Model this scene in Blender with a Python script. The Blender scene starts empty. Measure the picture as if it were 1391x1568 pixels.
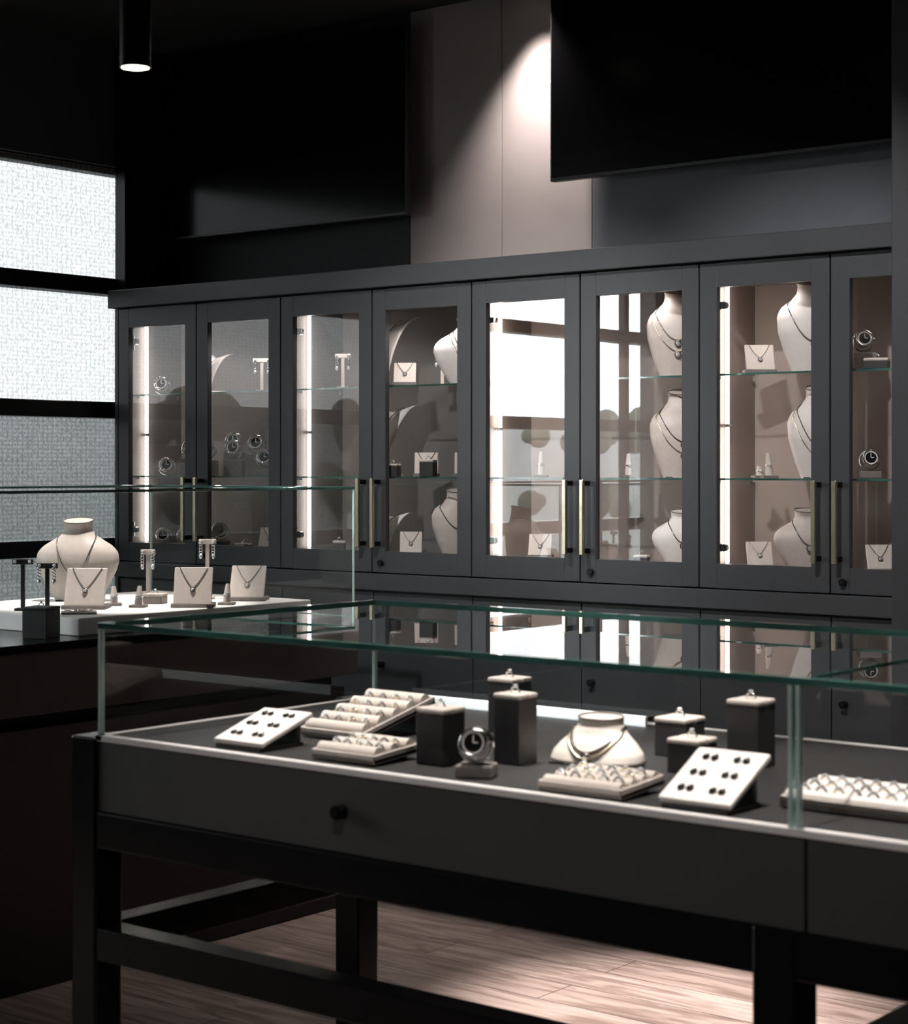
import bpy, bmesh, math, random
from mathutils import Matrix, Vector
random.seed(4)
C=bpy.context
scene=C.scene
scene.view_settings.view_transform='Standard'
scene.view_settings.look='None'

# ------------------------------------------------------------ materials
def newmat(name):
    m=bpy.data.materials.new(name); m.use_nodes=True
    nt=m.node_tree; nt.nodes.clear()
    out=nt.nodes.new('ShaderNodeOutputMaterial')
    return m,nt,out
def pmat(name,col,rough=.5,metal=0,var=.12,scale=25,bump=0,emit=0,stretch=(1,1,1),spec=.5,coat=0):
    m,nt,out=newmat(name); N=nt.nodes; L=nt.links
    b=N.new('ShaderNodeBsdfPrincipled')
    tc=N.new('ShaderNodeTexCoord'); mp=N.new('ShaderNodeMapping'); mp.inputs['Scale'].default_value=stretch
    nz=N.new('ShaderNodeTexNoise'); nz.inputs['Scale'].default_value=scale; nz.inputs['Detail'].default_value=4
    L.new(tc.outputs['Object'],mp.inputs[0]); L.new(mp.outputs[0],nz.inputs['Vector'])
    cr=N.new('ShaderNodeValToRGB')
    cr.color_ramp.elements[0].position=.3; cr.color_ramp.elements[1].position=.7
    cr.color_ramp.elements[0].color=(*[c*(1-var) for c in col],1)
    cr.color_ramp.elements[1].color=(*[min(1,c*(1+var)) for c in col],1)
    L.new(nz.outputs['Fac'],cr.inputs[0]); L.new(cr.outputs[0],b.inputs['Base Color'])
    b.inputs['Roughness'].default_value=rough; b.inputs['Metallic'].default_value=metal
    b.inputs['Specular IOR Level'].default_value=spec
    b.inputs['Coat Weight'].default_value=coat
    if emit:
        L.new(cr.outputs[0],b.inputs['Emission Color']); b.inputs['Emission Strength'].default_value=emit
    if bump:
        bp=N.new('ShaderNodeBump'); bp.inputs['Strength'].default_value=bump; bp.inputs['Distance'].default_value=.002
        L.new(nz.outputs['Fac'],bp.inputs['Height']); L.new(bp.outputs[0],b.inputs['Normal'])
    L.new(b.outputs[0],out.inputs[0]); return m
def emat(name,col,s):
    m,nt,out=newmat(name); e=nt.nodes.new('ShaderNodeEmission')
    e.inputs[0].default_value=(*col,1); e.inputs[1].default_value=s
    nt.links.new(e.outputs[0],out.inputs[0]); return m
def glassmat(name,r0=.04,k=.6,tint=(1,1,1)):
    m,nt,out=newmat(name); N=nt.nodes; L=nt.links
    lw=N.new('ShaderNodeLayerWeight'); lw.inputs[0].default_value=.5
    pw=N.new('ShaderNodeMath'); pw.operation='POWER'; pw.inputs[1].default_value=5
    L.new(lw.outputs['Facing'],pw.inputs[0])
    ma=N.new('ShaderNodeMath'); ma.operation='MULTIPLY_ADD'; ma.inputs[1].default_value=k; ma.inputs[2].default_value=r0
    L.new(pw.outputs[0],ma.inputs[0])
    t=N.new('ShaderNodeBsdfTransparent'); t.inputs[0].default_value=(*tint,1)
    g=N.new('ShaderNodeBsdfGlossy'); g.inputs['Roughness'].default_value=0.0; g.inputs[0].default_value=(1,1,1,1)
    mx=N.new('ShaderNodeMixShader'); L.new(ma.outputs[0],mx.inputs[0]); L.new(t.outputs[0],mx.inputs[1]); L.new(g.outputs[0],mx.inputs[2])
    L.new(mx.outputs[0],out.inputs[0]); return m

M={}
M['frame']=pmat('cabinet_charcoal_lacquer',(.036,.038,.041),.38,var=.05,scale=6)
M['inner']=pmat('cabinet_taupe_lining_lit',(.26,.215,.195),.6,var=.06,scale=4)
M['inner_dim']=pmat('cabinet_lining_dim',(.11,.103,.10),.6,var=.08,scale=4)  # same lining, darker copy: dimmer light put into the colour
M['black']=pmat('black_steel',(.004,.004,.0045),.26,var=.2,spec=.3)
M['apron']=pmat('showcase_apron_laminate',(.068,.065,.064),.55,var=.06,scale=8,spec=.3)
M['leftbody']=pmat('dark_brown_laminate',(.022,.018,.018),.6,var=.1,scale=6)
M['deck']=pmat('showcase_deck_fabric',(.014,.0135,.014),.6,var=.15,scale=60,bump=.2)
M['rim']=pmat('satin_white_trim',(.90,.86,.84),.35,metal=.0,var=.04)
M['palebar']=pmat('opal_emissive_bar',(.85,.9,.92),.3,var=.05,emit=.7,scale=3)  # pale bar with mild emission added to make it brighter
M['platform']=pmat('white_display_platform',(.88,.86,.84),.5,var=.03)
M['gold']=pmat('brushed_brass',(.94,.83,.62),.25,metal=1,var=.08,scale=60,stretch=(1,1,.1))
M['silver']=pmat('polished_silver',(.88,.87,.86),.13,metal=1,var=.04)
M['chain']=pmat('antique_silver_chain',(.24,.215,.20),.25,metal=.9,var=.2,scale=300)
M['darkmetal']=pmat('dark_jewel',(.03,.028,.03),.2,metal=.6,var=.2)
M['leather']=pmat('cream_leatherette',(.60,.535,.485),.45,var=.05,scale=80,bump=.25)
M['white']=pmat('white_leatherette',(.78,.73,.70),.5,var=.03,scale=80,bump=.15)
M['grey']=pmat('grey_suede',(.20,.175,.165),.8,var=.12,scale=90,bump=.2)
M['darkbox']=pmat('charcoal_display_block',(.032,.030,.031),.5,var=.12)
M['gem']=pmat('diamond_sparkle',(.9,.92,.95),.03,metal=.6,var=.05,scale=400)
M['wall']=pmat('dark_wall_paint',(.026,.027,.029),.75,var=.12,scale=5,bump=.1)
M['wallpanel']=pmat('taupe_wall_panel',(.28,.25,.245),.8,var=.05,scale=5,bump=.08)
M['wallpanel_d']=pmat('graphite_wall_panel',(.13,.137,.15),.7,var=.06,scale=5,bump=.08)
M['ceil']=pmat('black_ceiling_paint',(.008,.008,.008),.9,var=.2,scale=5)
M['column']=pmat('column_dark_paint',(.022,.022,.025),.6,var=.1,scale=5)
M['screen']=pmat('television_screen_glass',(.0025,.0025,.003),.16,var=.1,spec=.25)
M['bezel']=pmat('television_bezel_plastic',(.006,.006,.006),.4,var=.1)
M['led']=emat('warm_led_diffuser',(1,.87,.79),18)
M['lamp']=emat('spotlight_lens',(1,.85,.72),6)
M['lamp2']=emat('downlight_lens',(1,.85,.72),2)
M['glass']=glassmat('showcase_glass',.035,.75,(.975,.99,.985))
M['glasstop']=glassmat('showcase_top_glass',.06,1.0,(.97,.99,.985))
M['cabglass']=glassmat('cabinet_door_glass',.14,.9,(.97,.97,.97))
M['edge']=pmat('green_glass_edge',(.60,.78,.73),.12,var=.3,scale=7,spec=.9,coat=.5)
M['edge_d']=pmat('deep_green_glass_edge',(.05,.14,.115),.08,var=.5,scale=5,spec=1,coat=1)
M['hedge']=pmat('tree_leaves',(.06,.08,.06),.9,var=.6,scale=5)
M['render']=pmat('neighbour_building_render',(.38,.40,.40),.9,var=.12,scale=2)
M['ground']=pmat('asphalt',(.15,.15,.15),.9,var=.2,scale=3)

def blindmat():
    m,nt,out=newmat('woven_roller_blind'); N=nt.nodes; L=nt.links
    tc=N.new('ShaderNodeTexCoord')
    facs=[]
    for ax,sc,di in (('Y',13,5),('Z',20,3)):
        w=N.new('ShaderNodeTexWave'); w.bands_direction=ax; w.inputs['Scale'].default_value=sc; w.inputs['Distortion'].default_value=di
        w.inputs['Detail'].default_value=3; w.inputs['Detail Scale'].default_value=6
        L.new(tc.outputs['Object'],w.inputs['Vector']); facs.append(w)
    nz=N.new('ShaderNodeTexNoise'); nz.inputs['Scale'].default_value=60; nz.inputs['Detail'].default_value=5
    mp=N.new('ShaderNodeMapping'); mp.inputs['Scale'].default_value=(1,2.2,1.0)
    L.new(tc.outputs['Object'],mp.inputs[0]); L.new(mp.outputs[0],nz.inputs['Vector'])
    a=N.new('ShaderNodeMath'); a.operation='MULTIPLY'; L.new(facs[0].outputs['Fac'],a.inputs[0]); L.new(facs[1].outputs['Fac'],a.inputs[1])
    a2=N.new('ShaderNodeMath'); a2.operation='MULTIPLY'; a2.inputs[1].default_value=.35; L.new(a.outputs[0],a2.inputs[0])
    b=N.new('ShaderNodeMath'); b.operation='ADD'; L.new(a2.outputs[0],b.inputs[0]); L.new(nz.outputs['Fac'],b.inputs[1])
    mr=N.new('ShaderNodeMapRange'); mr.inputs[1].default_value=.40; mr.inputs[2].default_value=.80; mr.inputs[3].default_value=.07; mr.inputs[4].default_value=.13
    L.new(b.outputs[0],mr.inputs[0])
    dr=N.new('ShaderNodeMapRange'); dr.inputs[1].default_value=.40; dr.inputs[2].default_value=.80; dr.inputs[3].default_value=.07; dr.inputs[4].default_value=.20
    L.new(b.outputs[0],dr.inputs[0])
    t=N.new('ShaderNodeBsdfTransparent'); d=N.new('ShaderNodeBsdfDiffuse'); L.new(dr.outputs[0],d.inputs[0])
    mx=N.new('ShaderNodeMixShader'); L.new(mr.outputs[0],mx.inputs[0]); L.new(d.outputs[0],mx.inputs[1]); L.new(t.outputs[0],mx.inputs[2])
    L.new(mx.outputs[0],out.inputs[0]); return m
M['blind']=blindmat()

def floormat():
    m,nt,out=newmat('oak_plank_floor'); N=nt.nodes; L=nt.links
    tc=N.new('ShaderNodeTexCoord')
    br=N.new('ShaderNodeTexBrick'); br.offset=.4; br.inputs['Scale'].default_value=1
    br.inputs['Brick Width'].default_value=1.3; br.inputs['Row Height'].default_value=.16; br.inputs['Mortar Size'].default_value=.002
    br.inputs['Color1'].default_value=(.41,.325,.29,1); br.inputs['Color2'].default_value=(.51,.415,.375,1); br.inputs['Mortar'].default_value=(.10,.08,.07,1)
    L.new(tc.outputs['Object'],br.inputs['Vector'])
    mp=N.new('ShaderNodeMapping'); mp.inputs['Scale'].default_value=(2.5,20,1); L.new(tc.outputs['Object'],mp.inputs[0])
    nz=N.new('ShaderNodeTexNoise'); nz.inputs['Scale'].default_value=1.4; nz.inputs['Detail'].default_value=7; nz.inputs['Distortion'].default_value=1.2
    L.new(mp.outputs[0],nz.inputs['Vector'])
    cr=N.new('ShaderNodeValToRGB'); cr.color_ramp.elements[0].position=.35; cr.color_ramp.elements[0].color=(.5,.45,.43,1); cr.color_ramp.elements[1].position=.62; cr.color_ramp.elements[1].color=(1,1,1,1)
    L.new(nz.outputs['Fac'],cr.inputs[0])
    mx=N.new('ShaderNodeMix'); mx.data_type='RGBA'; mx.blend_type='MULTIPLY'; mx.inputs[0].default_value=1
    L.new(br.outputs['Color'],mx.inputs[6]); L.new(cr.outputs[0],mx.inputs[7])
    b=N.new('ShaderNodeBsdfPrincipled'); b.inputs['Roughness'].default_value=.45
    L.new(mx.outputs[2],b.inputs['Base Color'])
    bp=N.new('ShaderNodeBump'); bp.inputs['Strength'].default_value=.2; bp.inputs['Distance'].default_value=.002; L.new(nz.outputs['Fac'],bp.inputs['Height']); L.new(bp.outputs[0],b.inputs['Normal'])
    L.new(b.outputs[0],out.inputs[0]); return m
M['floor']=floormat()

# ------------------------------------------------------------ mesh builder
class B:
    def __init__(s): s.bm=bmesh.new(); s.mats=[]; s.X=Matrix.Identity(4)
    def mi(s,k):
        m=M[k]
        if m not in s.mats: s.mats.append(m)
        return s.mats.index(m)
    def add(s,vs,fs,k,smooth=False,X=None):
        T=s.X@X if X is not None else s.X
        i=s.mi(k); bv=[s.bm.verts.new(T@Vector(v)) for v in vs]
        for f in fs:
            try:
                q=s.bm.faces.new([bv[j] for j in f]); q.material_index=i; q.smooth=smooth
            except ValueError: pass
    def addbm(s,t,k,smooth=False,X=None):
        t.verts.ensure_lookup_table(); t.verts.index_update()
        s.add([v.co.copy() for v in t.verts],[[v.index for v in f.verts] for f in t.faces],k,smooth,X); t.free()
    def box(s,a,b,k,bev=0,X=None):
        t=bmesh.new(); bmesh.ops.create_cube(t,size=1)
        c=[(a[i]+b[i])/2 for i in range(3)]; d=[abs(b[i]-a[i]) for i in range(3)]
        for v in t.verts: v.co=Vector([c[i]+v.co[i]*d[i] for i in range(3)])
        if bev: bmesh.ops.bevel(t,geom=list(t.edges),offset=min(bev,min(d)*.45),segments=2,affect='EDGES',profile=.5)
        s.addbm(t,k,False,X)
    def quad(s,pts,k): s.add(pts,[[0,1,2,3]],k)
    def loft(s,rings,k,cap=True,smooth=True,X=None,closed=True):
        n=len(rings[0]); vs=[p for r in rings for p in r]; fs=[]
        for i in range(len(rings)-1):
            for j in range(n if closed else n-1):
                j2=(j+1)%n; fs.append([i*n+j,i*n+j2,(i+1)*n+j2,(i+1)*n+j])
        s.add(vs,fs,k,smooth,X)
        if cap:
            s.add(rings[0],[list(range(n))[::-1]],k,False,X); s.add(rings[-1],[list(range(n))],k,False,X)
    def cyl(s,p0,p1,r,k,r2=None,seg=16,X=None):
        p0=Vector(p0);p1=Vector(p1); r2=r if r2 is None else r2
        q=(p1-p0).to_track_quat('Z','Y')
        R=[[p+q@Vector((rr*math.cos(a),rr*math.sin(a),0)) for a in [2*math.pi*i/seg for i in range(seg)]] for p,rr in((p0,r),(p1,r2))]
        s.loft(R,k,X=X)
    def sph(s,c,r,k,sc=(1,1,1),seg=10,X=None):
        t=bmesh.new(); bmesh.ops.create_uvsphere(t,u_segments=seg,v_segments=max(6,seg//2+1),radius=r)
        for v in t.verts: v.co=Vector((v.co.x*sc[0]+c[0],v.co.y*sc[1]+c[1],v.co.z*sc[2]+c[2]))
        s.addbm(t,k,True,X)
    def tube(s,pts,r,k,closed=False,seg=6,flat=1,X=None):
        pts=[Vector(p) for p in pts]; n=len(pts); R=[]
        for i,p in enumerate(pts):
            a=pts[(i-1)%n] if (closed or i>0) else p; b=pts[(i+1)%n] if (closed or i<n-1) else p
            d=(b-a).normalized(); up=Vector((0,0,1)) if abs(d.z)<.95 else Vector((0,1,0))
            u=d.cross(up).normalized(); v=u.cross(d)
            R.append([p+u*r*flat*math.cos(t)+v*r*math.sin(t) for t in [2*math.pi*j/seg for j in range(seg)]])
        if closed: R.append(R[0])
        s.loft(R,k,cap=not closed,X=X)
    def torus(s,c,R,r,k,axis='Y',width=None,seg=24,X=None):
        w=width or r; rings=[]
        for i in range(seg+1):
            a=2*math.pi*i/seg; ring=[]
            for j in range(8):
                t=2*math.pi*j/8; rr=R+r*math.cos(t); h=w*math.sin(t)
                x,y=rr*math.cos(a),rr*math.sin(a)
                p={'Y':(x,h,y),'Z':(x,y,h),'X':(h,x,y)}[axis]
                ring.append((p[0]+c[0],p[1]+c[1],p[2]+c[2]))
            rings.append(ring)
        s.loft(rings,k,cap=False,X=X)
    def done(s,name,loc=(0,0,0),rot=0,parent=None,scale=1,fixn=True):
        if fixn: bmesh.ops.recalc_face_normals(s.bm,faces=list(s.bm.faces))
        me=bpy.data.meshes.new(name); s.bm.to_mesh(me); s.bm.free()
        for m in s.mats: me.materials.append(m)
        o=bpy.data.objects.new(name,me); o.location=loc; o.rotation_euler=(0,0,rot); o.scale=(scale,)*3
        scene.collection.objects.link(o)
        if parent: o.parent=parent
        return o
def empty(name,loc=(0,0,0)):
    e=bpy.data.objects.new(name,None); e.location=loc; e.empty_display_size=.1; scene.collection.objects.link(e); return e
def rbox(name,a,b,k,bev=0,parent=None):
    c=[(a[i]+b[i])/2 for i in range(3)]
    o=B(); o.box([a[i]-c[i] for i in range(3)],[b[i]-c[i] for i in range(3)],k,bev); return o.done(name,c,parent=parent)

# ------------------------------------------------------------ room shell
XL=-5.85; XR=2.6; YN=-1.6; YB=5.40; ZC=3.10
rbox('floor',(XL-.15,YN-.15,-.1),(XR+.15,YB+.2,0),'floor')
rbox('ceiling',(XL-.15,YN-.15,ZC),(XR+.15,YB+.2,ZC+.1),'ceil')
b=B()
b.box((XL-.15,YB,0),(XR+.15,YB+.15,ZC),'wall')
b.box((XL,YB-.010,2.0),(-4.525,YB,ZC),'wall')
b.box((-4.52,YB-.012,2.0),(-4.093,YB,ZC),'wallpanel'); b.box((-4.089,YB-.012,2.0),(-3.70,YB,ZC),'wallpanel')
b.box((-3.697,YB-.012,2.0),(-2.2,YB,ZC),'wallpanel_d')
b.done('wall_back')
rbox('wall_right',(XR,YN,0),(XR+.15,YB,ZC),'wall')
rbox('wall_front',(XL-.15,YN-.15,0),(XR+.15,YN,ZC),'wall')
W1=(3.30,5.25); W2=(.87,2.50); ZW0,ZW1=.35,2.62
WS=(W1,W2)
b=B()
for y0,y1 in ((YN,W2[0]),(W2[1],W1[0]),(W1[1],YB)): b.box((XL-.15,y0,0),(XL,y1,ZC),'wall')
for y0,y1 in WS:
    b.box((XL-.15,y0,0),(XL,y1,ZW0),'wall'); b.box((XL-.15,y0,ZW1),(XL,y1,ZC),'wall')
b.done('wall_left')
for idx,(y0,y1) in enumerate(WS):
    e=empty('window_%d'%(idx+1),(XL,(y0+y1)/2,(ZW0+ZW1)/2))
    b=B(); t=.03; cy=(y0+y1)/2; cz=(ZW0+ZW1)/2; h=(y1-y0)/2; v=(ZW1-ZW0)/2
    for a,c in (((-.09,-h,-v),(-.02,-h+t,v)),((-.09,h-t,-v),(-.02,h,v)),((-.09,-h,-v),(-.02,h,-v+t)),((-.09,-h,v-t),(-.02,h,v))): b.box(a,c,'black',.003)
    for z in (1.63,2.13,1.08): b.box((-.08,-h,z-.033-cz),(.018,h,z+.033-cz),'black',.003)
    if idx==1: b.box((-.075,1.165-cy,-v),(-.03,1.21-cy,v),'black',.003)
    b.done('frame',parent=e)
    b=B(); b.quad([(-.05,-h,-v),(-.05,h,-v),(-.05,h,v),(-.05,-h,v)],'glass'); b.done('pane',parent=e)
    if idx==0:
        b=B(); n=60; 
        rows=[[( .0+.0015*math.sin(i*.9), -h+.01+(2*h-.02)*i/n, z) for i in range(n+1)] for z in (-v+.01,v-.01)]
        b.loft(rows,'blind',cap=False,closed=False); b.done('roller_blind',parent=e)
rbox('trim_corner_post',(XL+.021,5.085,0.001),(XL+.085,5.38,ZC-.002),'black',.004)
rbox('column_right',(-2.345,4.90,0.001),(-2.0,5.008,ZC-.002),'column',.004)
rbox('ground_outside',(-30,-16,-.25),(XL-.2,24,-.12),'ground')
rbox('neighbour_building',(-14.2,-14,-.12),(-13.2,22,1.95),'render')
b=B()
for ty in (-9.5,-6.5,-3.2,-1.0):
    b.cyl((0,ty,-.12),(0,ty,1.2),.07,'hedge',seg=8)
    for i in range(26): b.sph((random.uniform(-.4,.4),ty+random.uniform(-.7,.7),random.uniform(.9,1.9)),random.uniform(.07,.2),'hedge',seg=7)
b.done('tree_row',(-11.5,0,0))

# ------------------------------------------------------------ televisions
def tv(name,x0,x1,z0,z1,yf):
    cx,cz=(x0+x1)/2,(z0+z1)/2; hx,hz=(x1-x0)/2,(z1-z0)/2
    b=B(); b.box((-hx,0,-hz),(hx,.03,hz),'bezel',.004)
    b.box((-hx+.008,-.0015,-hz+.012),(hx-.008,0.003,hz-.008),'screen')
    b.box((-hx*.55,.03,-hz*.6),(hx*.55,.065,hz*.5),'bezel',.006)
    b.box((-.2,.065,-.15),(.2,YB-.012-yf,.15),'black',.003)
    for s_ in (-.1,.1): b.box((s_-.012,.06,-.25),(s_+.012,.075,.25),'black')
    b.done(name,(cx,yf,cz))
tv('wall_television',-5.70,-4.45,2.325,3.03,5.28)
tv('wall_television',-3.80,-2.30,2.385,3.08,5.28)

# ------------------------------------------------------------ wall cabinet
cab=empty('wall_display_cabinet',(-5.757,5.04,0))
w=.45; ND=8; D=.345
def cb(name,fn,fix=True):
    b=B(); fn(b); return b.done(name,parent=cab,fixn=fix)
Wt=ND*w
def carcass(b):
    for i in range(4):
        k='inner_dim' if i<2 else 'inner'  # left units look less lit through a darker lining colour
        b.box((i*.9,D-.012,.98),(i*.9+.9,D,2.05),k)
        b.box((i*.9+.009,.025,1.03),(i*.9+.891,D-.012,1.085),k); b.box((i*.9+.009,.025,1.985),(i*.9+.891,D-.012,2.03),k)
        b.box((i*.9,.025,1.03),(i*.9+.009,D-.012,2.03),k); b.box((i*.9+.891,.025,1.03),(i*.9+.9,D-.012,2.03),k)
    b.box((-.02,.0,.0),(-.001,D,2.03),'frame')
    b.box((0,.03,.10),(Wt,D,.96),'frame')
    b.box((0,.06,0.001),(Wt,D,.10),'black')
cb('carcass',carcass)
cb('crown_moulding',lambda b:(b.box((-.03,-.03,2.034),(Wt,D,2.105),'frame',.003)))
cb('waist_rail',lambda b:(b.box((-.02,-.012,.962),(Wt,D,1.022),'frame',.003)))
def door(b,x0):
    x1=x0+w; g=.0026; s=.063; z0,z1=1.026,2.030
    b.box((x0+g,0,z0),(x0+s,.022,z1),'frame',.0015); b.box((x1-s,0,z0),(x1-g,.022,z1),'frame',.0015)
    b.box((x0+s,0.0005,z0),(x1-s,.0215,z0+.075),'frame',0); b.box((x0+s,.0005,z1-.075),(x1-s,.0215,z1),'frame',0)
for i in range(ND):
    cb('door_%d'%(i+1),lambda b:door(b,i*w))
    cb('door_glass_%d'%(i+1),lambda b:b.quad([(i*w+.06,.012,1.09),(i*w+w-.06,.012,1.09),(i*w+w-.06,.012,1.965),(i*w+.06,.012,1.965)],'cabglass'))
    cb('lower_door_%d'%(i+1),lambda b:b.box((i*w+.002,.008,.105),(i*w+w-.002,.03,.955),'frame',.0015))
def shelves(b):
    for i in range(4):
        for z in (1.365,1.69):
            x0,x1=i*.9+.011,i*.9+.889
            b.quad([(x0,.05,z),(x1,.05,z),(x1,D-.015,z),(x0,D-.015,z)],'glass')
            b.quad([(x0,.05,z-.006),(x1,.05,z-.006),(x1,D-.015,z-.006),(x0,D-.015,z-.006)],'glass')
            b.quad([(x0,.0495,z-.006),(x1,.0495,z-.006),(x1,.0495,z),(x0,.0495,z)],'edge_d')
            for xx in (x0,x1-.012):
                for y in (.08,D-.05): b.box((xx,y,z-.014),(xx+.012,y+.012,z-.0065),'silver')
cb('glass_shelves',shelves,False)
def leds(b):
    for i in range(4):
        x=i*.9+.026; b.cyl((x,.128,1.10),(x,.128,1.97),.0065,'led',seg=12)
cb('led_strips',leds)
def ledhw(b):
    for i in range(4):
        x=i*.9+.0095
        for z in (1.092,1.53,1.972): b.box((x,.118,z-.006),(x+.026,.138,z+.006),'silver',.002)
        for z in (1.15,1.90):
            b.box((x,.03,z-.03),(x+.006,.075,z+.03),'silver',.002); b.cyl((x+.006,.045,z-.018),(x+.012,.045,z-.018),.007,'silver'); b.cyl((x+.006,.045,z+.018),(x+.012,.045,z+.018),.007,'silver')
            b.box((x+.002,.024,z-.012),(x+.06,.044,z+.012),'silver',.003); b.cyl((x+.065,.0225,z),(x+.065,.035,z),.012,'silver')
cb('hinges',ledhw)
def fill_pucks(b):  # made-up pucks, added to brighten the shelf items
    for i in range(ND):
        b.cyl((i*w+.225,.10,1.9845),(i*w+.225,.10,1.975),.03,'silver',seg=24); b.cyl((i*w+.225,.10,1.9748),(i*w+.225,.10,1.974),.022,'lamp',seg=24)
cb('added_fill_pucks',fill_pucks)
def handles(b):
    for i in range(4):
        for s_ in (-1,1):
            x=i*.9+.45+s_*.034
            b.box((x-.0075,-.045,1.115),(x+.0075,-.033,1.36),'gold',.002)
            for z in (1.128,1.347): b.box((x-.006,-.035,z-.008),(x+.006,.001,z+.008),'black',.001)
        x=i*.9+.45+.034
        for z in (1.06,.70):
            b.cyl((x+.01,.008,z),(x+.01,-.012,z),.011,'black',seg=20); b.cyl((x+.01,-.012,z),(x+.01,-.014,z),.006,'darkmetal')
cb('handles',handles)

# ------------------------------------------------------------ showcases
def glassbox(par,x0,x1,y0,y1,z0,z1,joints=(),t=.008,wedge=False):
    b=B()
    b.quad([(x0,y0,z0),(x1,y0,z0),(x1,y0,z1),(x0,y0,z1)],'glass')
    b.quad([(x0,y1,z0),(x1,y1,z0),(x1,y1,z1),(x0,y1,z1)],'glass')
    b.quad([(x0,y0,z0),(x0,y1,z0),(x0,y1,z1),(x0,y0,z1)],'glass')
    b.quad([(x1,y0,z0),(x1,y1,z0),(x1,y1,z1),(x1,y0,z1)],'glass')
    b.quad([(x0,y0,z1),(x1,y0,z1),(x1,y1,z1),(x0,y1,z1)],'glasstop')
    b.done('glass_panels',parent=par,fixn=False)
    b=B(); h=t/2
    for x in (x0,x1):
        for y in (y0,y1): b.box((x-h*.8,y-h*.8,z0),(x+h*.8,y+h*.8,z1-h),'edge',.001)
    for y in (y0,y1): b.box((x0-h,y-h,z1-h),(x1+h,y+h,z1+h),'edge_d',.001)
    for x in (x0,x1): b.box((x-h,y0+h,z1-h),(x+h,y1-h,z1+h),'edge_d',.001)
    for x in joints:
        for dx in (-.006,.006):
            b.box((x+dx-.003,y0-h,z0),(x+dx+.003,y0+h,z1-h),'edge',.001)
            b.box((x+dx-.003,y1-h,z0),(x+dx+.003,y1+h,z1-h),'edge',.001)
        b.box((x-.0015,y0+h,z1-.003),(x+.0015,y1-h,z1+.003),'edge_d')
    b.done('glass_edges',parent=par)
FX0,FX1,FY0,FY1=-2.65,.22,2.28,3.04; DZ=.91; TZ=1.11; JX=-1.231
fc=empty('jewelry_showcase',(0,0,0))
glassbox(fc,FX0,FX1,FY0,FY1,DZ,TZ,(JX,),t=.011)
b=B()
b.box((FX0+.0,FY0-.008,.772),(JX+.018,FY1+.008,DZ-.008),'apron',.002); b.box((JX+.022,FY0-.008,.772),(FX1,FY1+.008,DZ-.008),'apron',.002)
b.box((FX0,FY0-.004,DZ-.008),(FX1,FY1+.004,DZ-.001),'deck'); b.done('body',parent=fc)
b=B()
for y0,y1 in ((FY0-.010,FY0+.008),(FY1-.006,FY1+.010)): b.box((FX0-.006,y0,DZ-.010),(FX1,y1,DZ+.001),'rim',.001)
b.box((FX0-.006,FY0-.01,DZ-.009),(FX0+.012,FY1+.01,DZ+.001),'rim',.001)
b.done('deck_trim',parent=fc)
b=B()
b.box((-2.57,FY1-.05,DZ-.001),(-1.93,FY1-.03,DZ+.018),'palebar',.003)
for x in (-2.574,-1.93): b.box((x,FY1-.052,DZ-.001),(x+.005,FY1-.028,DZ+.02),'silver')
b.done('emissive_bar',parent=fc)  # pale rear bar, brightened by its own emission
b=B(); lx=[FX0-.068,JX-.06,FX1-.02]; L_=.066
for x in lx:
    for y in (FY0-.014,FY1-.052):
        top=DZ-.004 if x in (lx[0],lx[2]) else .772
        b.box((x,y,0.0),(x+L_,y+L_,top),'black',.004)
for y in (FY0-.012,FY1-.05):
    b.box((lx[0]+L_,y,.705),(lx[2],y+.06,.7715),'black',.004); b.box((lx[0]+L_,y,.50),(lx[2],y+.06,.56),'black',.004)
for x in lx:
    b.box((x+.003,FY0+.052,.705),(x+.06,FY1-.052,.7715),'black',.004); b.box((x+.003,FY0+.052,.50),(x+.06,FY1-.052,.56),'black',.004)
b.done('steel_frame',parent=fc)
b=B()
for x in (-2.05,-.6):
    b.cyl((x,FY0-.008,.84),(x,FY0-.026,.84),.012,'black',seg=24); b.cyl((x,FY0-.026,.84),(x,FY0-.029,.84),.008,'darkmetal')
b.done('drawer_locks',parent=fc)

lc=empty('tall_jewelry_showcase',(0,0,0))
LX0,LX1,LY0,LY1=-4.95,-4.0,1.9,4.485; LZ=.93; LT=1.333
glassbox(lc,LX0,LX1,LY0,LY1,LZ,LT)
b=B()
b.box((LX0,LY0,0.001),(LX1-.02,LY1-.02,.70),'leftbody',.002)
b.box((LX0-.01,LY0,.70),(LX1-.05,LY1-.05,.74),'black')
b.box((LX0-.02,LY0-.01,.74),(LX1+.01,LY1+.01,.905),'apron',.002)
b.box((LX0-.025,LY0-.015,.905),(LX1+.015,LY1+.015,.93),'black',.002)
b.done('body',parent=lc)
rbox('display_riser',(-4.80,3.42,.9305),(-4.07,4.36,.98),'platform',.003)

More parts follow.
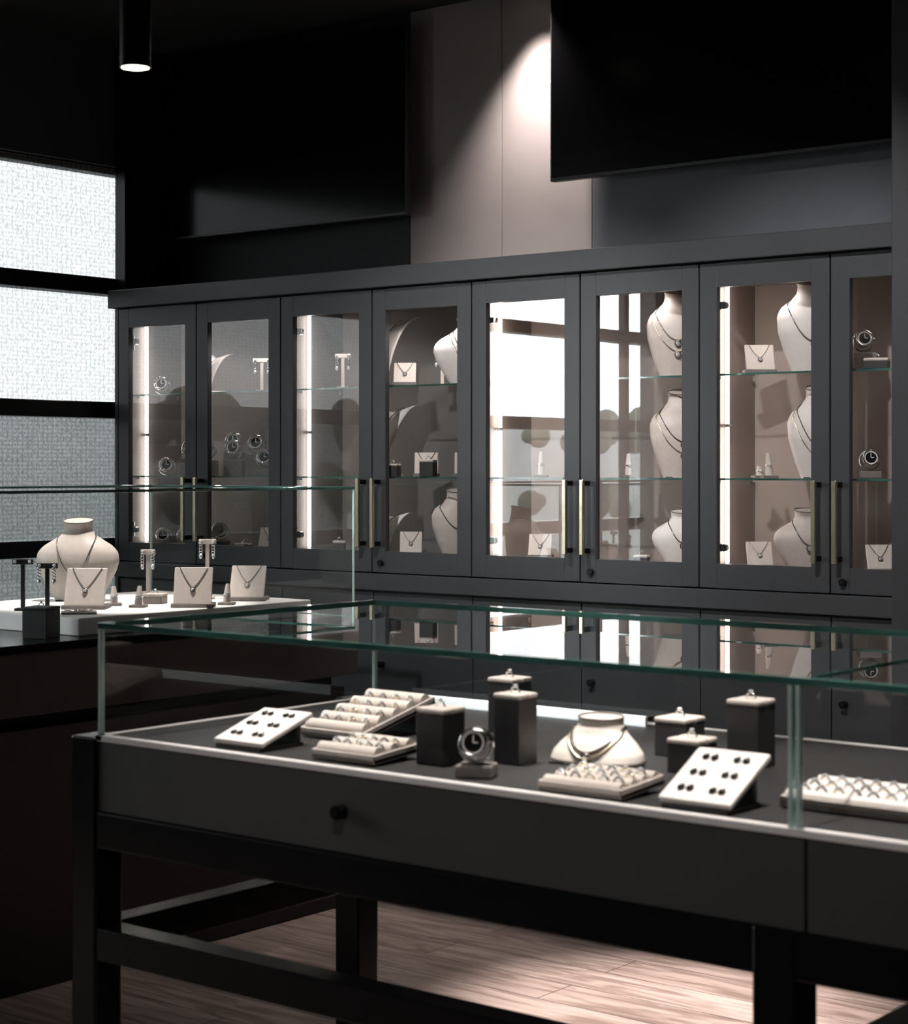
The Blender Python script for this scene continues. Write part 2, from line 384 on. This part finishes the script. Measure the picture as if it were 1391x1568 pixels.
# ------------------------------------------------------------ jewellery & props
def prof(kind):
    if kind=='bust': return [(0,.30,.20,0),(.06,.34,.22,0),(.2,.43,.25,-.01),(.38,.53,.27,-.02),(.5,.565,.27,-.02),(.6,.55,.26,-.01),(.68,.48,.23,.0),(.75,.36,.20,.01),(.81,.25,.175,.02),(.88,.195,.16,.03),(.95,.19,.155,.02),(1.0,.205,.165,.015)]
    if kind=='tall': return [(0,.20,.14,0),(.03,.21,.15,0),(.2,.27,.18,-.01),(.45,.335,.2,-.02),(.62,.345,.19,-.01),(.72,.31,.17,0),(.80,.22,.14,.01),(.87,.155,.125,.02),(.95,.14,.12,.02),(1.0,.15,.125,.02)]
    return [(0,1.0,.62,0),(.08,1.06,.65,0),(.25,1.02,.6,.03),(.45,.86,.52,.08),(.65,.64,.42,.14),(.85,.50,.36,.18),(1,.50,.36,.18)]
def interp(P,t):
    for a,c in zip(P,P[1:]):
        if a[0]<=t<=c[0]:
            k=(t-a[0])/(c[0]-a[0]+1e-9); return [a[i]+(c[i]-a[i])*k for i in range(1,4)]
    return list(P[-1][1:])
def bust(name,loc,h,rot=0,kind='bust',mat='leather',necklace=1,W=1,drop=.42):
    b=B(); P=prof(kind); rings=[]
    ts=[i/26 for i in range(27)]
    for t in ts:
        hw,hd,yo=interp(P,t); r=[]
        for j in range(32):
            a=2*math.pi*j/32; c,s_=math.cos(a),math.sin(a)
            e=.85; x=hw*W*math.copysign(abs(c)**e,c); y=hd*math.copysign(abs(s_)**e,s_)+yo
            zz=t+(.035*s_ if t>.93 else 0)
            r.append((x*h,y*h,zz*h))
        rings.append(r)
    b.loft(rings,mat)
    b.tube([Vector(p)+Vector((0,0,.002)) for p in rings[-1]],.0018,'grey',closed=True)
    b.box((-P[0][1]*W*h*.9,-P[0][2]*h*.9,.0002),(P[0][1]*W*h*.9,P[0][2]*h*.9,.003),'darkbox')
    for n in range(necklace):
        dr=drop+n*.13; pts=[]; neck=.84 if kind!='low' else .8
        for j in range(56):
            a=2*math.pi*j/56
            f=max(0,-math.sin(a)); t=neck-dr*(f**1.8)
            hw,hd,yo=interp(P,t)
            u=math.cos(a)*(hw*W)
            if f>0: u=math.cos(a)*min(hw*W,.27*W+.06*n+ (0 if kind!='low' else .35))
            q=min(1,abs(u)/(hw*W+1e-6)); e=.85
            y=(hd*1.05*(max(0,1-q**(2/e)))**(e/2))*(-1 if math.sin(a)<0 else 1)+yo
            pts.append((u*h*1.02,y*h-(.001 if math.sin(a)<0 else 0),t*h))
        b.tube(pts,.0018 if kind!='low' else .0025,'chain' if n==0 else 'gold',closed=True,seg=6)
        p=min(pts,key=lambda q:q[2]); 
        b.sph((p[0],p[1]-.003,p[2]-.010),.007,'gem',sc=(1,.5,1.3)); b.torus((p[0],p[1]-.004,p[2]-.010),.0095,.0018,'chain',seg=16)
    return b.done(name,loc,rot)
def swoosh(loc,h,rot=0,wd=.11):
    b=B(); n=22
    def pt(t): return (-.04+.42*h*(1-math.cos(t*1.5)),h*math.sin(t*1.5)/math.sin(1.5))
    S=[[],[]]
    for i in range(n+1):
        t=i/n; y,z=pt(t); ww=wd*(.34+.66*t**1.3)
        for L,off in ((S[0],0),(S[1],.006)):
            row=[]
            for k in range(13):
                u=(k/12-.5)*2
                zz=z; yy=y+off+.02*t*u*u
                if t>.72: m=(t-.72)/.28; zz-= m*(.14*h)*(1-u*u)**2
                row.append((u*ww/2,yy,zz+.001))
            L.append(row)
    b.loft([f+bk[::-1] for f,bk in zip(S[0],S[1])],'white')
    b.box((-wd*.17,-.04,0.0002),(wd*.17,.07,.006),'white',.002)
    pts=[]
    for i in range(17):
        u=-1+2*i/16; t=.52+.34*abs(u)**1.3; y,z=pt(t); pts.append((u*wd*.32*(.3+.7*t),y-.005,z))
    b.tube(pts,.0016,'chain'); b.sph((pts[8][0],pts[8][1]-.003,pts[8][2]-.008),.007,'gem')
    return b.done('curved_necklace_stand',loc,rot)
def earstand(loc,h=.1,rot=0,mat='leather',drops=True,wd=.045):
    b=B(); b.box((-.022,-.018,0),(.022,.018,.007),mat,.002); b.box((-.006,-.004,.006),(.006,.004,h-.01),mat,.001)
    b.box((-wd/2,-.006,h-.016),(wd/2,.006,h),mat,.002)
    for s_ in (-1,1):
        x=s_*wd*.36; b.sph((x,-.009,h-.007),.005,'gem')
        if drops:
            for k in range(4): b.torus((x,-.009,h-.016-k*.009),.0048,.0014,'silver',seg=10)
            b.sph((x,-.009,h-.054),.006,'gem',sc=(1,1,1.5))
    return b.done('earring_stand',loc,rot)
def watch(loc,rot=0,box=0.0,R=.026,name='wristwatch',sc=1.0):
    b=B(); z=box+.0035
    if box: b.box((-.03,-.025,0),(.03,.025,box),'grey',.003)
    b.sph((0,0,z+R),R*.80,'leather',sc=(.92,1.0,.92),seg=14)
    b.torus((0,0,z+R),R,.0034,'silver',axis='Y',width=.011,seg=28)
    T=Matrix.Translation((0,-.018,z+R+.006))@Matrix.Rotation(math.radians(78),4,'X')
    b.cyl((0,0,-.003),(0,0,.005),.0225,'silver',seg=28,X=T); b.cyl((0,0,.0045),(0,0,.0056),.0150,'darkmetal',seg=28,X=T)
    b.cyl((0,0,.0045),(0,0,.0052),.0185,'white',seg=28,X=T)
    b.torus((0,0,.005),.0205,.0030,'silver',axis='Z',X=T)
    b.box((-.001,0,.0056),(.001,.012,.0062),'white',X=T); b.box((0,-.001,.0056),(.008,.001,.0062),'white',X=T)
    b.cyl((.019,0,.001),(.0265,0,.001),.0025,'silver',X=T)
    return b.done(name,loc,rot,scale=sc)
def ring(b,c,R=.0085):
    b.torus(c,R,.0015,'silver',axis='Y',seg=18); 
    b.cyl((c[0],c[1],c[2]+R),(c[0],c[1],c[2]+R+.003),.0025,'gem',r2=.0045,seg=8); b.cyl((c[0],c[1],c[2]+R+.003),(c[0],c[1],c[2]+R+.0045),.0045,'gem',r2=.003,seg=8)
def ringblock(loc,s=.055,h=.085,rot=0,mat='darkbox',top='leather'):
    b=B(); a=s/2; b.box((-a,-a,0),(a,a,h-.008),mat,.0015)
    b.box((-a-.001,-a-.001,h-.008),(a+.001,-.002,h+.001),top,.003); b.box((-a-.001,.002,h-.008),(a+.001,a+.001,h+.001),top,.003)
    ring(b,(0,0,h+.002)); return b.done('ring_display_block',loc,rot)
def earpanel(loc,wd=.118,ln=.135,tilt=22,rot=0):
    b=B(); T=Matrix.Translation((0,-ln/2*math.cos(math.radians(tilt)),.012))@Matrix.Rotation(math.radians(tilt),4,'X')
    b.box((-wd/2,0,-.006),(wd/2,ln,.004),'white',.003,X=T)
    hz=ln*math.sin(math.radians(tilt)); y=ln/2*math.cos(math.radians(tilt))
    b.box((-wd*.4,y-.03,0),(wd*.4,y-.02,hz*.85),'darkbox'); b.box((-wd*.45,-y+.0,0),(wd*.45,y-.02,.006),'darkbox')
    for i in range(2):
        for j in range(3):
            for q in (-1,1):
                x=(-.22+.44*i)*wd+q*.0075; yy=ln*(.2+.3*j)
                b.torus((x,yy,.006),.0042,.0020,'darkmetal',axis='Z',seg=12,X=T); b.sph((x+.002,yy+.004,.007),.0026,'silver',X=T,seg=8)
    return b.done('earring_display_panel',loc,rot)
def ringtray(loc,wd=.14,ln=.16,rows=4,cols=5,tilt=10,rot=0,mat='leather',name='ring_tray'):
    b=B(); T=Matrix.Translation((0,-ln/2,.012))@Matrix.Rotation(math.radians(tilt),4,'X')
    b.box((-wd/2,0,-.010),(wd/2,ln,.0),'grey',.002,X=T)
    for x0,x1,y0,y1 in ((-wd/2,-wd/2+.004,0,ln),(wd/2-.004,wd/2,0,ln),(-wd/2,wd/2,0,.004),(-wd/2,wd/2,ln-.004,ln)): b.box((x0,y0,-.008),(x1,y1,.006),'leather',.001,X=T)
    n=rows+1
    for k in range(n):
        yy=ln*(k+.5)/n
        b.cyl((-wd/2+.006,yy,.003),(wd/2-.006,yy,.003),ln/n*.33,mat,seg=14,X=T)
    for k in range(rows):
        for i in range(cols):
            x=(-.5+(i+.5)/cols)*(wd-.02); yy=ln*(k+1)/n
            c=T@Vector((x,yy,.008)); b.torus((c.x,c.y,c.z),.0085,.0018,('silver','chain','gold')[(i+k)%3],axis='Y',seg=14); b.sph((c.x,c.y,c.z+.010),.0040,'gem',sc=(1.2,1,.7),seg=7)
    if tilt>3: b.box((-wd*.4,ln*.28,0),(wd*.4,ln*.34,ln*.8*math.sin(math.radians(tilt))),'darkbox')
    return b.done(name,loc,rot)
def card(loc,s=.07,tilt=62,rot=0,mat='leather'):
    b=B(); T=Matrix.Translation((0,-s*.2,.012))@Matrix.Rotation(math.radians(tilt),4,'X')
    b.box((-s*.5,-.004,-.004),(s*.5,s,.004),mat,.003,X=T)
    b.box((-s*.55,-s*.32,0),(s*.55,s*.45,.012),'grey',.002)
    b.add([(-s*.4,s*.35,.012),(s*.4,s*.35,.012),(s*.4,s*.28,s*.8),(-s*.4,s*.28,s*.8),(-s*.4,-s*.05,.012),(s*.4,-s*.05,.012)],[[0,1,2,3],[0,3,4],[1,5,2],[2,5,4,3]],'grey')
    pts=[(u*s*.36,s*(.98-.55*(1-abs(u)**1.4)),.006) for u in [-1+i/8 for i in range(17)]]
    b.tube(pts,.0011,'chain',X=T); b.sph((0,s*.36,.007),.0055,'gem',X=T); b.torus((0,s*.36,.007),.0068,.0013,'chain',axis='Z',seg=14,X=T)
    return b.done('pendant_display_card',loc,rot)
def ringcone(loc,h=.05,rot=0):
    b=B(); b.box((-.024,-.02,0),(.024,.02,.008),'grey',.002)
    R=[]
    for i in range(8):
        t=i/7; r=.011*(1-.55*t**1.5)+.001; R.append([(r*math.cos(a),r*math.sin(a)+.012*t,.008+h*t) for a in [2*math.pi*j/14 for j in range(14)]])
    b.loft(R,'leather'); b.torus((0,.004,.008+h*.45),.0105,.0018,'silver',axis='Z'); b.sph((0,-.008,.008+h*.45),.005,'gem')
    return b.done('ring_cone_display',loc,rot)
def flatneck(loc,rot=0):
    b=B(); b.box((-.05,-.04,0),(.05,.04,.006),'grey',.002)
    for k in range(3):
        b.tube([(u*(.04-.006*k),.03-.055*(1-u*u)+.008*k,.009) for u in [-1+i/9 for i in range(19)]],.002,'gold' if k else 'silver')
    b.sph((0,-.025,.010),.005,'gem'); return b.done('gold_necklace',loc,rot)

R45=math.radians
zt=DZ-.0005
earpanel((-2.33,2.375,zt),tilt=18,rot=R45(0))
ringtray((-2.28,2.60,zt),.15,.21,4,4,13)
ringtray((-2.09,2.375,zt),.14,.12,2,5,4)
ringblock((-1.965,2.42,zt),.058,.092); ringblock((-1.87,2.50,zt),.052,.115); ringblock((-2.10,2.79,zt),.058,.10)
watch((-1.835,2.35,zt),rot=R45(25),box=.02,R=.026)
bust('low_necklace_bust',(-1.76,2.58,zt),.074,rot=R45(8),kind='low',W=1.05,necklace=2,drop=.5)
ringtray((-1.60,2.355,zt),.15,.12,3,5,4)
ringblock((-1.70,2.74,zt),.062,.065); ringblock((-1.59,2.60,zt),.058,.055); ringblock((-1.545,2.71,zt),.058,.11)
earpanel((-1.405,2.36,zt),tilt=27,wd=.12,ln=.13)
ringtray((-1.22,2.47,zt),.21,.13,3,7,4,mat='white')
ringtray((-.95,2.45,zt),.15,.13,3,5,6)
zp=.9805
bust('necklace_bust',(-4.62,3.88,zp),.25,rot=R45(38),mat='leather',W=.92,drop=.5)
earstand((-4.42,3.505,zp),.15,R45(38),'darkbox',False,.06); earstand((-4.34,3.53,zp),.14,R45(38),'darkbox',True,.06)
ringblock((-4.12,3.33,.9305),.075,.085,R45(20),top='darkbox')
card((-4.33,3.665,zp),.12,62,R45(38)); card((-4.13,3.91,zp),.115,66,R45(40)); card((-4.20,4.21,zp),.11,60,R45(35))
earstand((-4.44,4.01,zp),.16,R45(38)); earstand((-4.35,4.18,zp),.19,R45(38),wd=.055)
ringcone((-4.25,3.80,zp),.055,R45(30)); ringcone((-4.12,4.04,zp),.055,R45(30)); ringcone((-4.36,3.80,zp),.05,R45(50))
ringblock((-4.33,3.94,zp),.06,.03,R45(30),mat='grey'); flatneck((-4.20,3.53,zp),R45(50))
S0,S1,S2=1.0855,1.3655,1.6905
a38=R45(38)
# unit 1
watch((-5.63,5.16,S2),a38,sc=1.2)
swoosh((-5.33,5.16,S2),.15,R45(-10),.14); earstand((-5.13,5.22,S2),.13,a38,wd=.07)
watch((-5.60,5.16,S1),a38,sc=1.2); watch((-5.51,5.20,S1),a38,box=.06,sc=1.2)
for x,y,bz in ((-5.36,5.15,.05),(-5.29,5.23,.075),(-5.21,5.15,.05),(-5.125,5.19,.065),(-5.04,5.15,.02)): watch((x,y,S1),R45(30),box=bz,R=.028,sc=1.25)
watch((-5.62,5.16,S0),a38,sc=1.2); watch((-5.54,5.20,S0),a38,sc=1.2); watch((-5.32,5.18,S0),a38,box=.02,sc=1.25); ringblock((-5.16,5.15,S0),.05,.02); card((-5.05,5.18,S0),.08,60,R45(30))
# unit 2
earstand((-4.69,5.20,S2),.13,a38,wd=.06); ringblock((-4.69,5.18,S0),.045,.04,a38)
swoosh((-4.435,5.15,S2),.25,R45(5),.18); card((-4.33,5.13,S2),.08,60,a38); earstand((-4.255,5.25,S2),.13,a38,wd=.06)
bust('necklace_bust',(-4.10,5.215,S2),.23,a38,mat='white',necklace=2)
swoosh((-4.435,5.15,S1),.26,R45(5),.18); ringblock((-4.36,5.10,S1),.045,.045,R45(20)); card((-4.28,5.19,S1),.085,60,a38); ringblock((-4.205,5.11,S1),.05,.06,R45(20)); card((-4.12,5.22,S1),.085,60,a38)
swoosh((-4.425,5.16,S0),.15,R45(5),.14); card((-4.31,5.14,S0),.08,62,a38); bust('necklace_bust',(-4.15,5.21,S0),.23,R45(45),kind='tall',mat='leather',W=1.2)
# unit 3
ringcone((-3.78,5.2,S1),.08,R45(30)); card((-3.82,5.25,S0),.08,60,R45(30)); ringblock((-3.72,5.15,S2),.05,.05,a38)
ringcone((-3.41,5.18,S1),.07,a38); bust('necklace_bust',(-3.235,5.20,S2),.275,R45(33),kind='tall',mat='leather',necklace=2,W=1.05)
bust('necklace_bust',(-3.225,5.21,S1),.275,R45(38),kind='tall',mat='leather',necklace=2,W=1.1); card((-3.12,5.11,S1),.06,60,a38)
ringblock((-3.32,5.12,S0),.045,.03,R45(20)); bust('necklace_bust',(-3.22,5.2,S0),.17,a38,mat='white')
# unit 4
card((-2.91,5.16,S2),.09,60,a38); bust('necklace_bust',(-2.755,5.21,S2),.275,R45(33),kind='tall',mat='white',W=1.15,drop=.5)
ringcone((-2.86,5.13,S1),.07,R45(50)); ringcone((-2.92,5.18,S1),.03,R45(50)); bust('necklace_bust',(-2.735,5.22,S1),.275,R45(33),kind='tall',mat='white',W=1.05,necklace=2,drop=.5)
card((-2.90,5.14,S0),.08,60,a38); bust('necklace_bust',(-2.77,5.2,S0),.18,a38,mat='leather')
watch((-2.60,5.24,S2),a38,box=.05,sc=1.15); ringblock((-2.50,5.13,S2),.07,.03,R45(20)); watch((-2.54,5.16,S1),a38,box=.02,sc=1.1); card((-2.51,5.17,S0),.08,60,a38)

# ------------------------------------------------------------ lamps
def spot(parent,loc,target,power,angle,blend=.5,col=(1,.90,.85),size=.03):
    l=bpy.data.lights.new('beam','SPOT'); l.energy=power; l.spot_size=math.radians(angle); l.spot_blend=blend; l.color=col; l.shadow_soft_size=size
    o=bpy.data.objects.new('beam',l); scene.collection.objects.link(o)
    o.location=loc; o.rotation_euler=(Vector(target)-Vector(loc)).to_track_quat('-Z','Y').to_euler()
    o.parent=parent; o.matrix_parent_inverse=Matrix.Translation(-parent.location); return o
for i in range(ND):
    x=-5.757+i*w+.225; spot(cab,(x,5.12,1.968),(x,5.17,1.1),(3.8,5.2,3.0,4.8,1.3,1.5,1.1,1.3)[i],150,.5,(1,.91,.86),.02)  # added fill spot per bay, brightens the displayed pieces
def pendant(x,y,z,power,target,angle=60,r=.0335):
    e=empty('pendant_spotlight',(x,y,z)); b=B()
    b.cyl((0,0,.02),(0,0,.36),r,'black',seg=40); b.cyl((0,0,.0),(0,0,.017),r*1.0,'black',seg=40); b.cyl((0,0,.015),(0,0,.022),r*.93,'black',seg=40)
    b.cyl((0,0,.36),(0,0,ZC-z-.02),.004,'black'); b.cyl((0,0,ZC-z-.025),(0,0,ZC-z-.001),.045,'black',seg=30)
    b.cyl((0,0,-.0012),(0,0,-.0002),r*.88,'lamp',seg=40)
    b.done('lamp_body',parent=e); spot(e,(x,y,z-.01),target,power,angle)
pendant(-3.03,2.70,2.25,30,(-2.6,2.75,.9),50)
def downlight(x,y,power,target,angle,blend=.5,col=(1,.90,.85)):
    e=empty('unseen_ceiling_light',(x,y,ZC)); b=B()
    b.torus((0,0,-.004),.05,.006,'black',axis='Z',seg=32); b.cyl((0,0,-.0035),(0,0,-.001),.046,'lamp2',seg=32); b.done('trim_ring',parent=e)
    spot(e,(x,y,ZC-.02),target,power,angle,blend,col)
downlight(-3.90,5.235,125,(-3.875,5.275,2.0),84,.95,(1,.89,.84))
downlight(-2.1,2.5,380,(-2.1,2.6,.9),31,.6)
downlight(-1.35,2.45,380,(-1.35,2.55,.9),31,.6)
downlight(-.4,2.5,200,(-.4,2.6,.9),32)
downlight(-4.42,3.85,330,(-4.42,3.87,.95),25)
downlight(-2.60,4.10,1000,(-2.55,4.08,0),27,.9,(1,.88,.82))
downlight(-3.5,3.0,250,(-3.9,5.04,1.40),46,.8,(1,.97,.96))  # unseen wash, added to lift the cabinet fronts
downlight(-2.3,3.0,270,(-2.8,5.04,1.45),47,.8,(1,.97,.96))  # second added wash for the cabinet fronts, unseen
downlight(-1.2,.9,60,(-1.6,2.2,.8),50,.8,(1,.95,.92))  # unseen fill, added to brighten the front of the showcase

# ------------------------------------------------------------ world + portals
wd=bpy.data.worlds.new('overcast_sky'); scene.world=wd; wd.use_nodes=True
bg=wd.node_tree.nodes['Background']; bg.inputs[0].default_value=(.95,.975,1,1); bg.inputs[1].default_value=10.5
for idx,(y0,y1) in enumerate(WS):
    l=bpy.data.lights.new('portal','AREA'); l.shape='RECTANGLE'; l.size=y1-y0; l.size_y=ZW1-ZW0; l.cycles.is_portal=True
    o=bpy.data.objects.new('window_light_portal',l); scene.collection.objects.link(o)
    o.location=(XL-.16,(y0+y1)/2,(ZW0+ZW1)/2); o.rotation_euler=Vector((1,0,0)).to_track_quat('-Z','Z').to_euler()
    p=bpy.data.objects['window_%d'%(idx+1)]; o.parent=p; o.matrix_parent_inverse=Matrix.Translation(-p.location)

# ------------------------------------------------------------ camera
cam=bpy.data.cameras.new('camera'); co=bpy.data.objects.new('camera',cam); scene.collection.objects.link(co)
cam.sensor_fit='HORIZONTAL'; cam.sensor_width=36; cam.lens=36*2879/1391; cam.shift_y=-69/1391
co.location=(0,0,1.40); co.rotation_euler=(math.radians(90),0,math.asin(.6248))
cam.dof.use_dof=True; cam.dof.focus_distance=6.1; cam.dof.aperture_fstop=8.0
cam.clip_start=.05
scene.camera=co
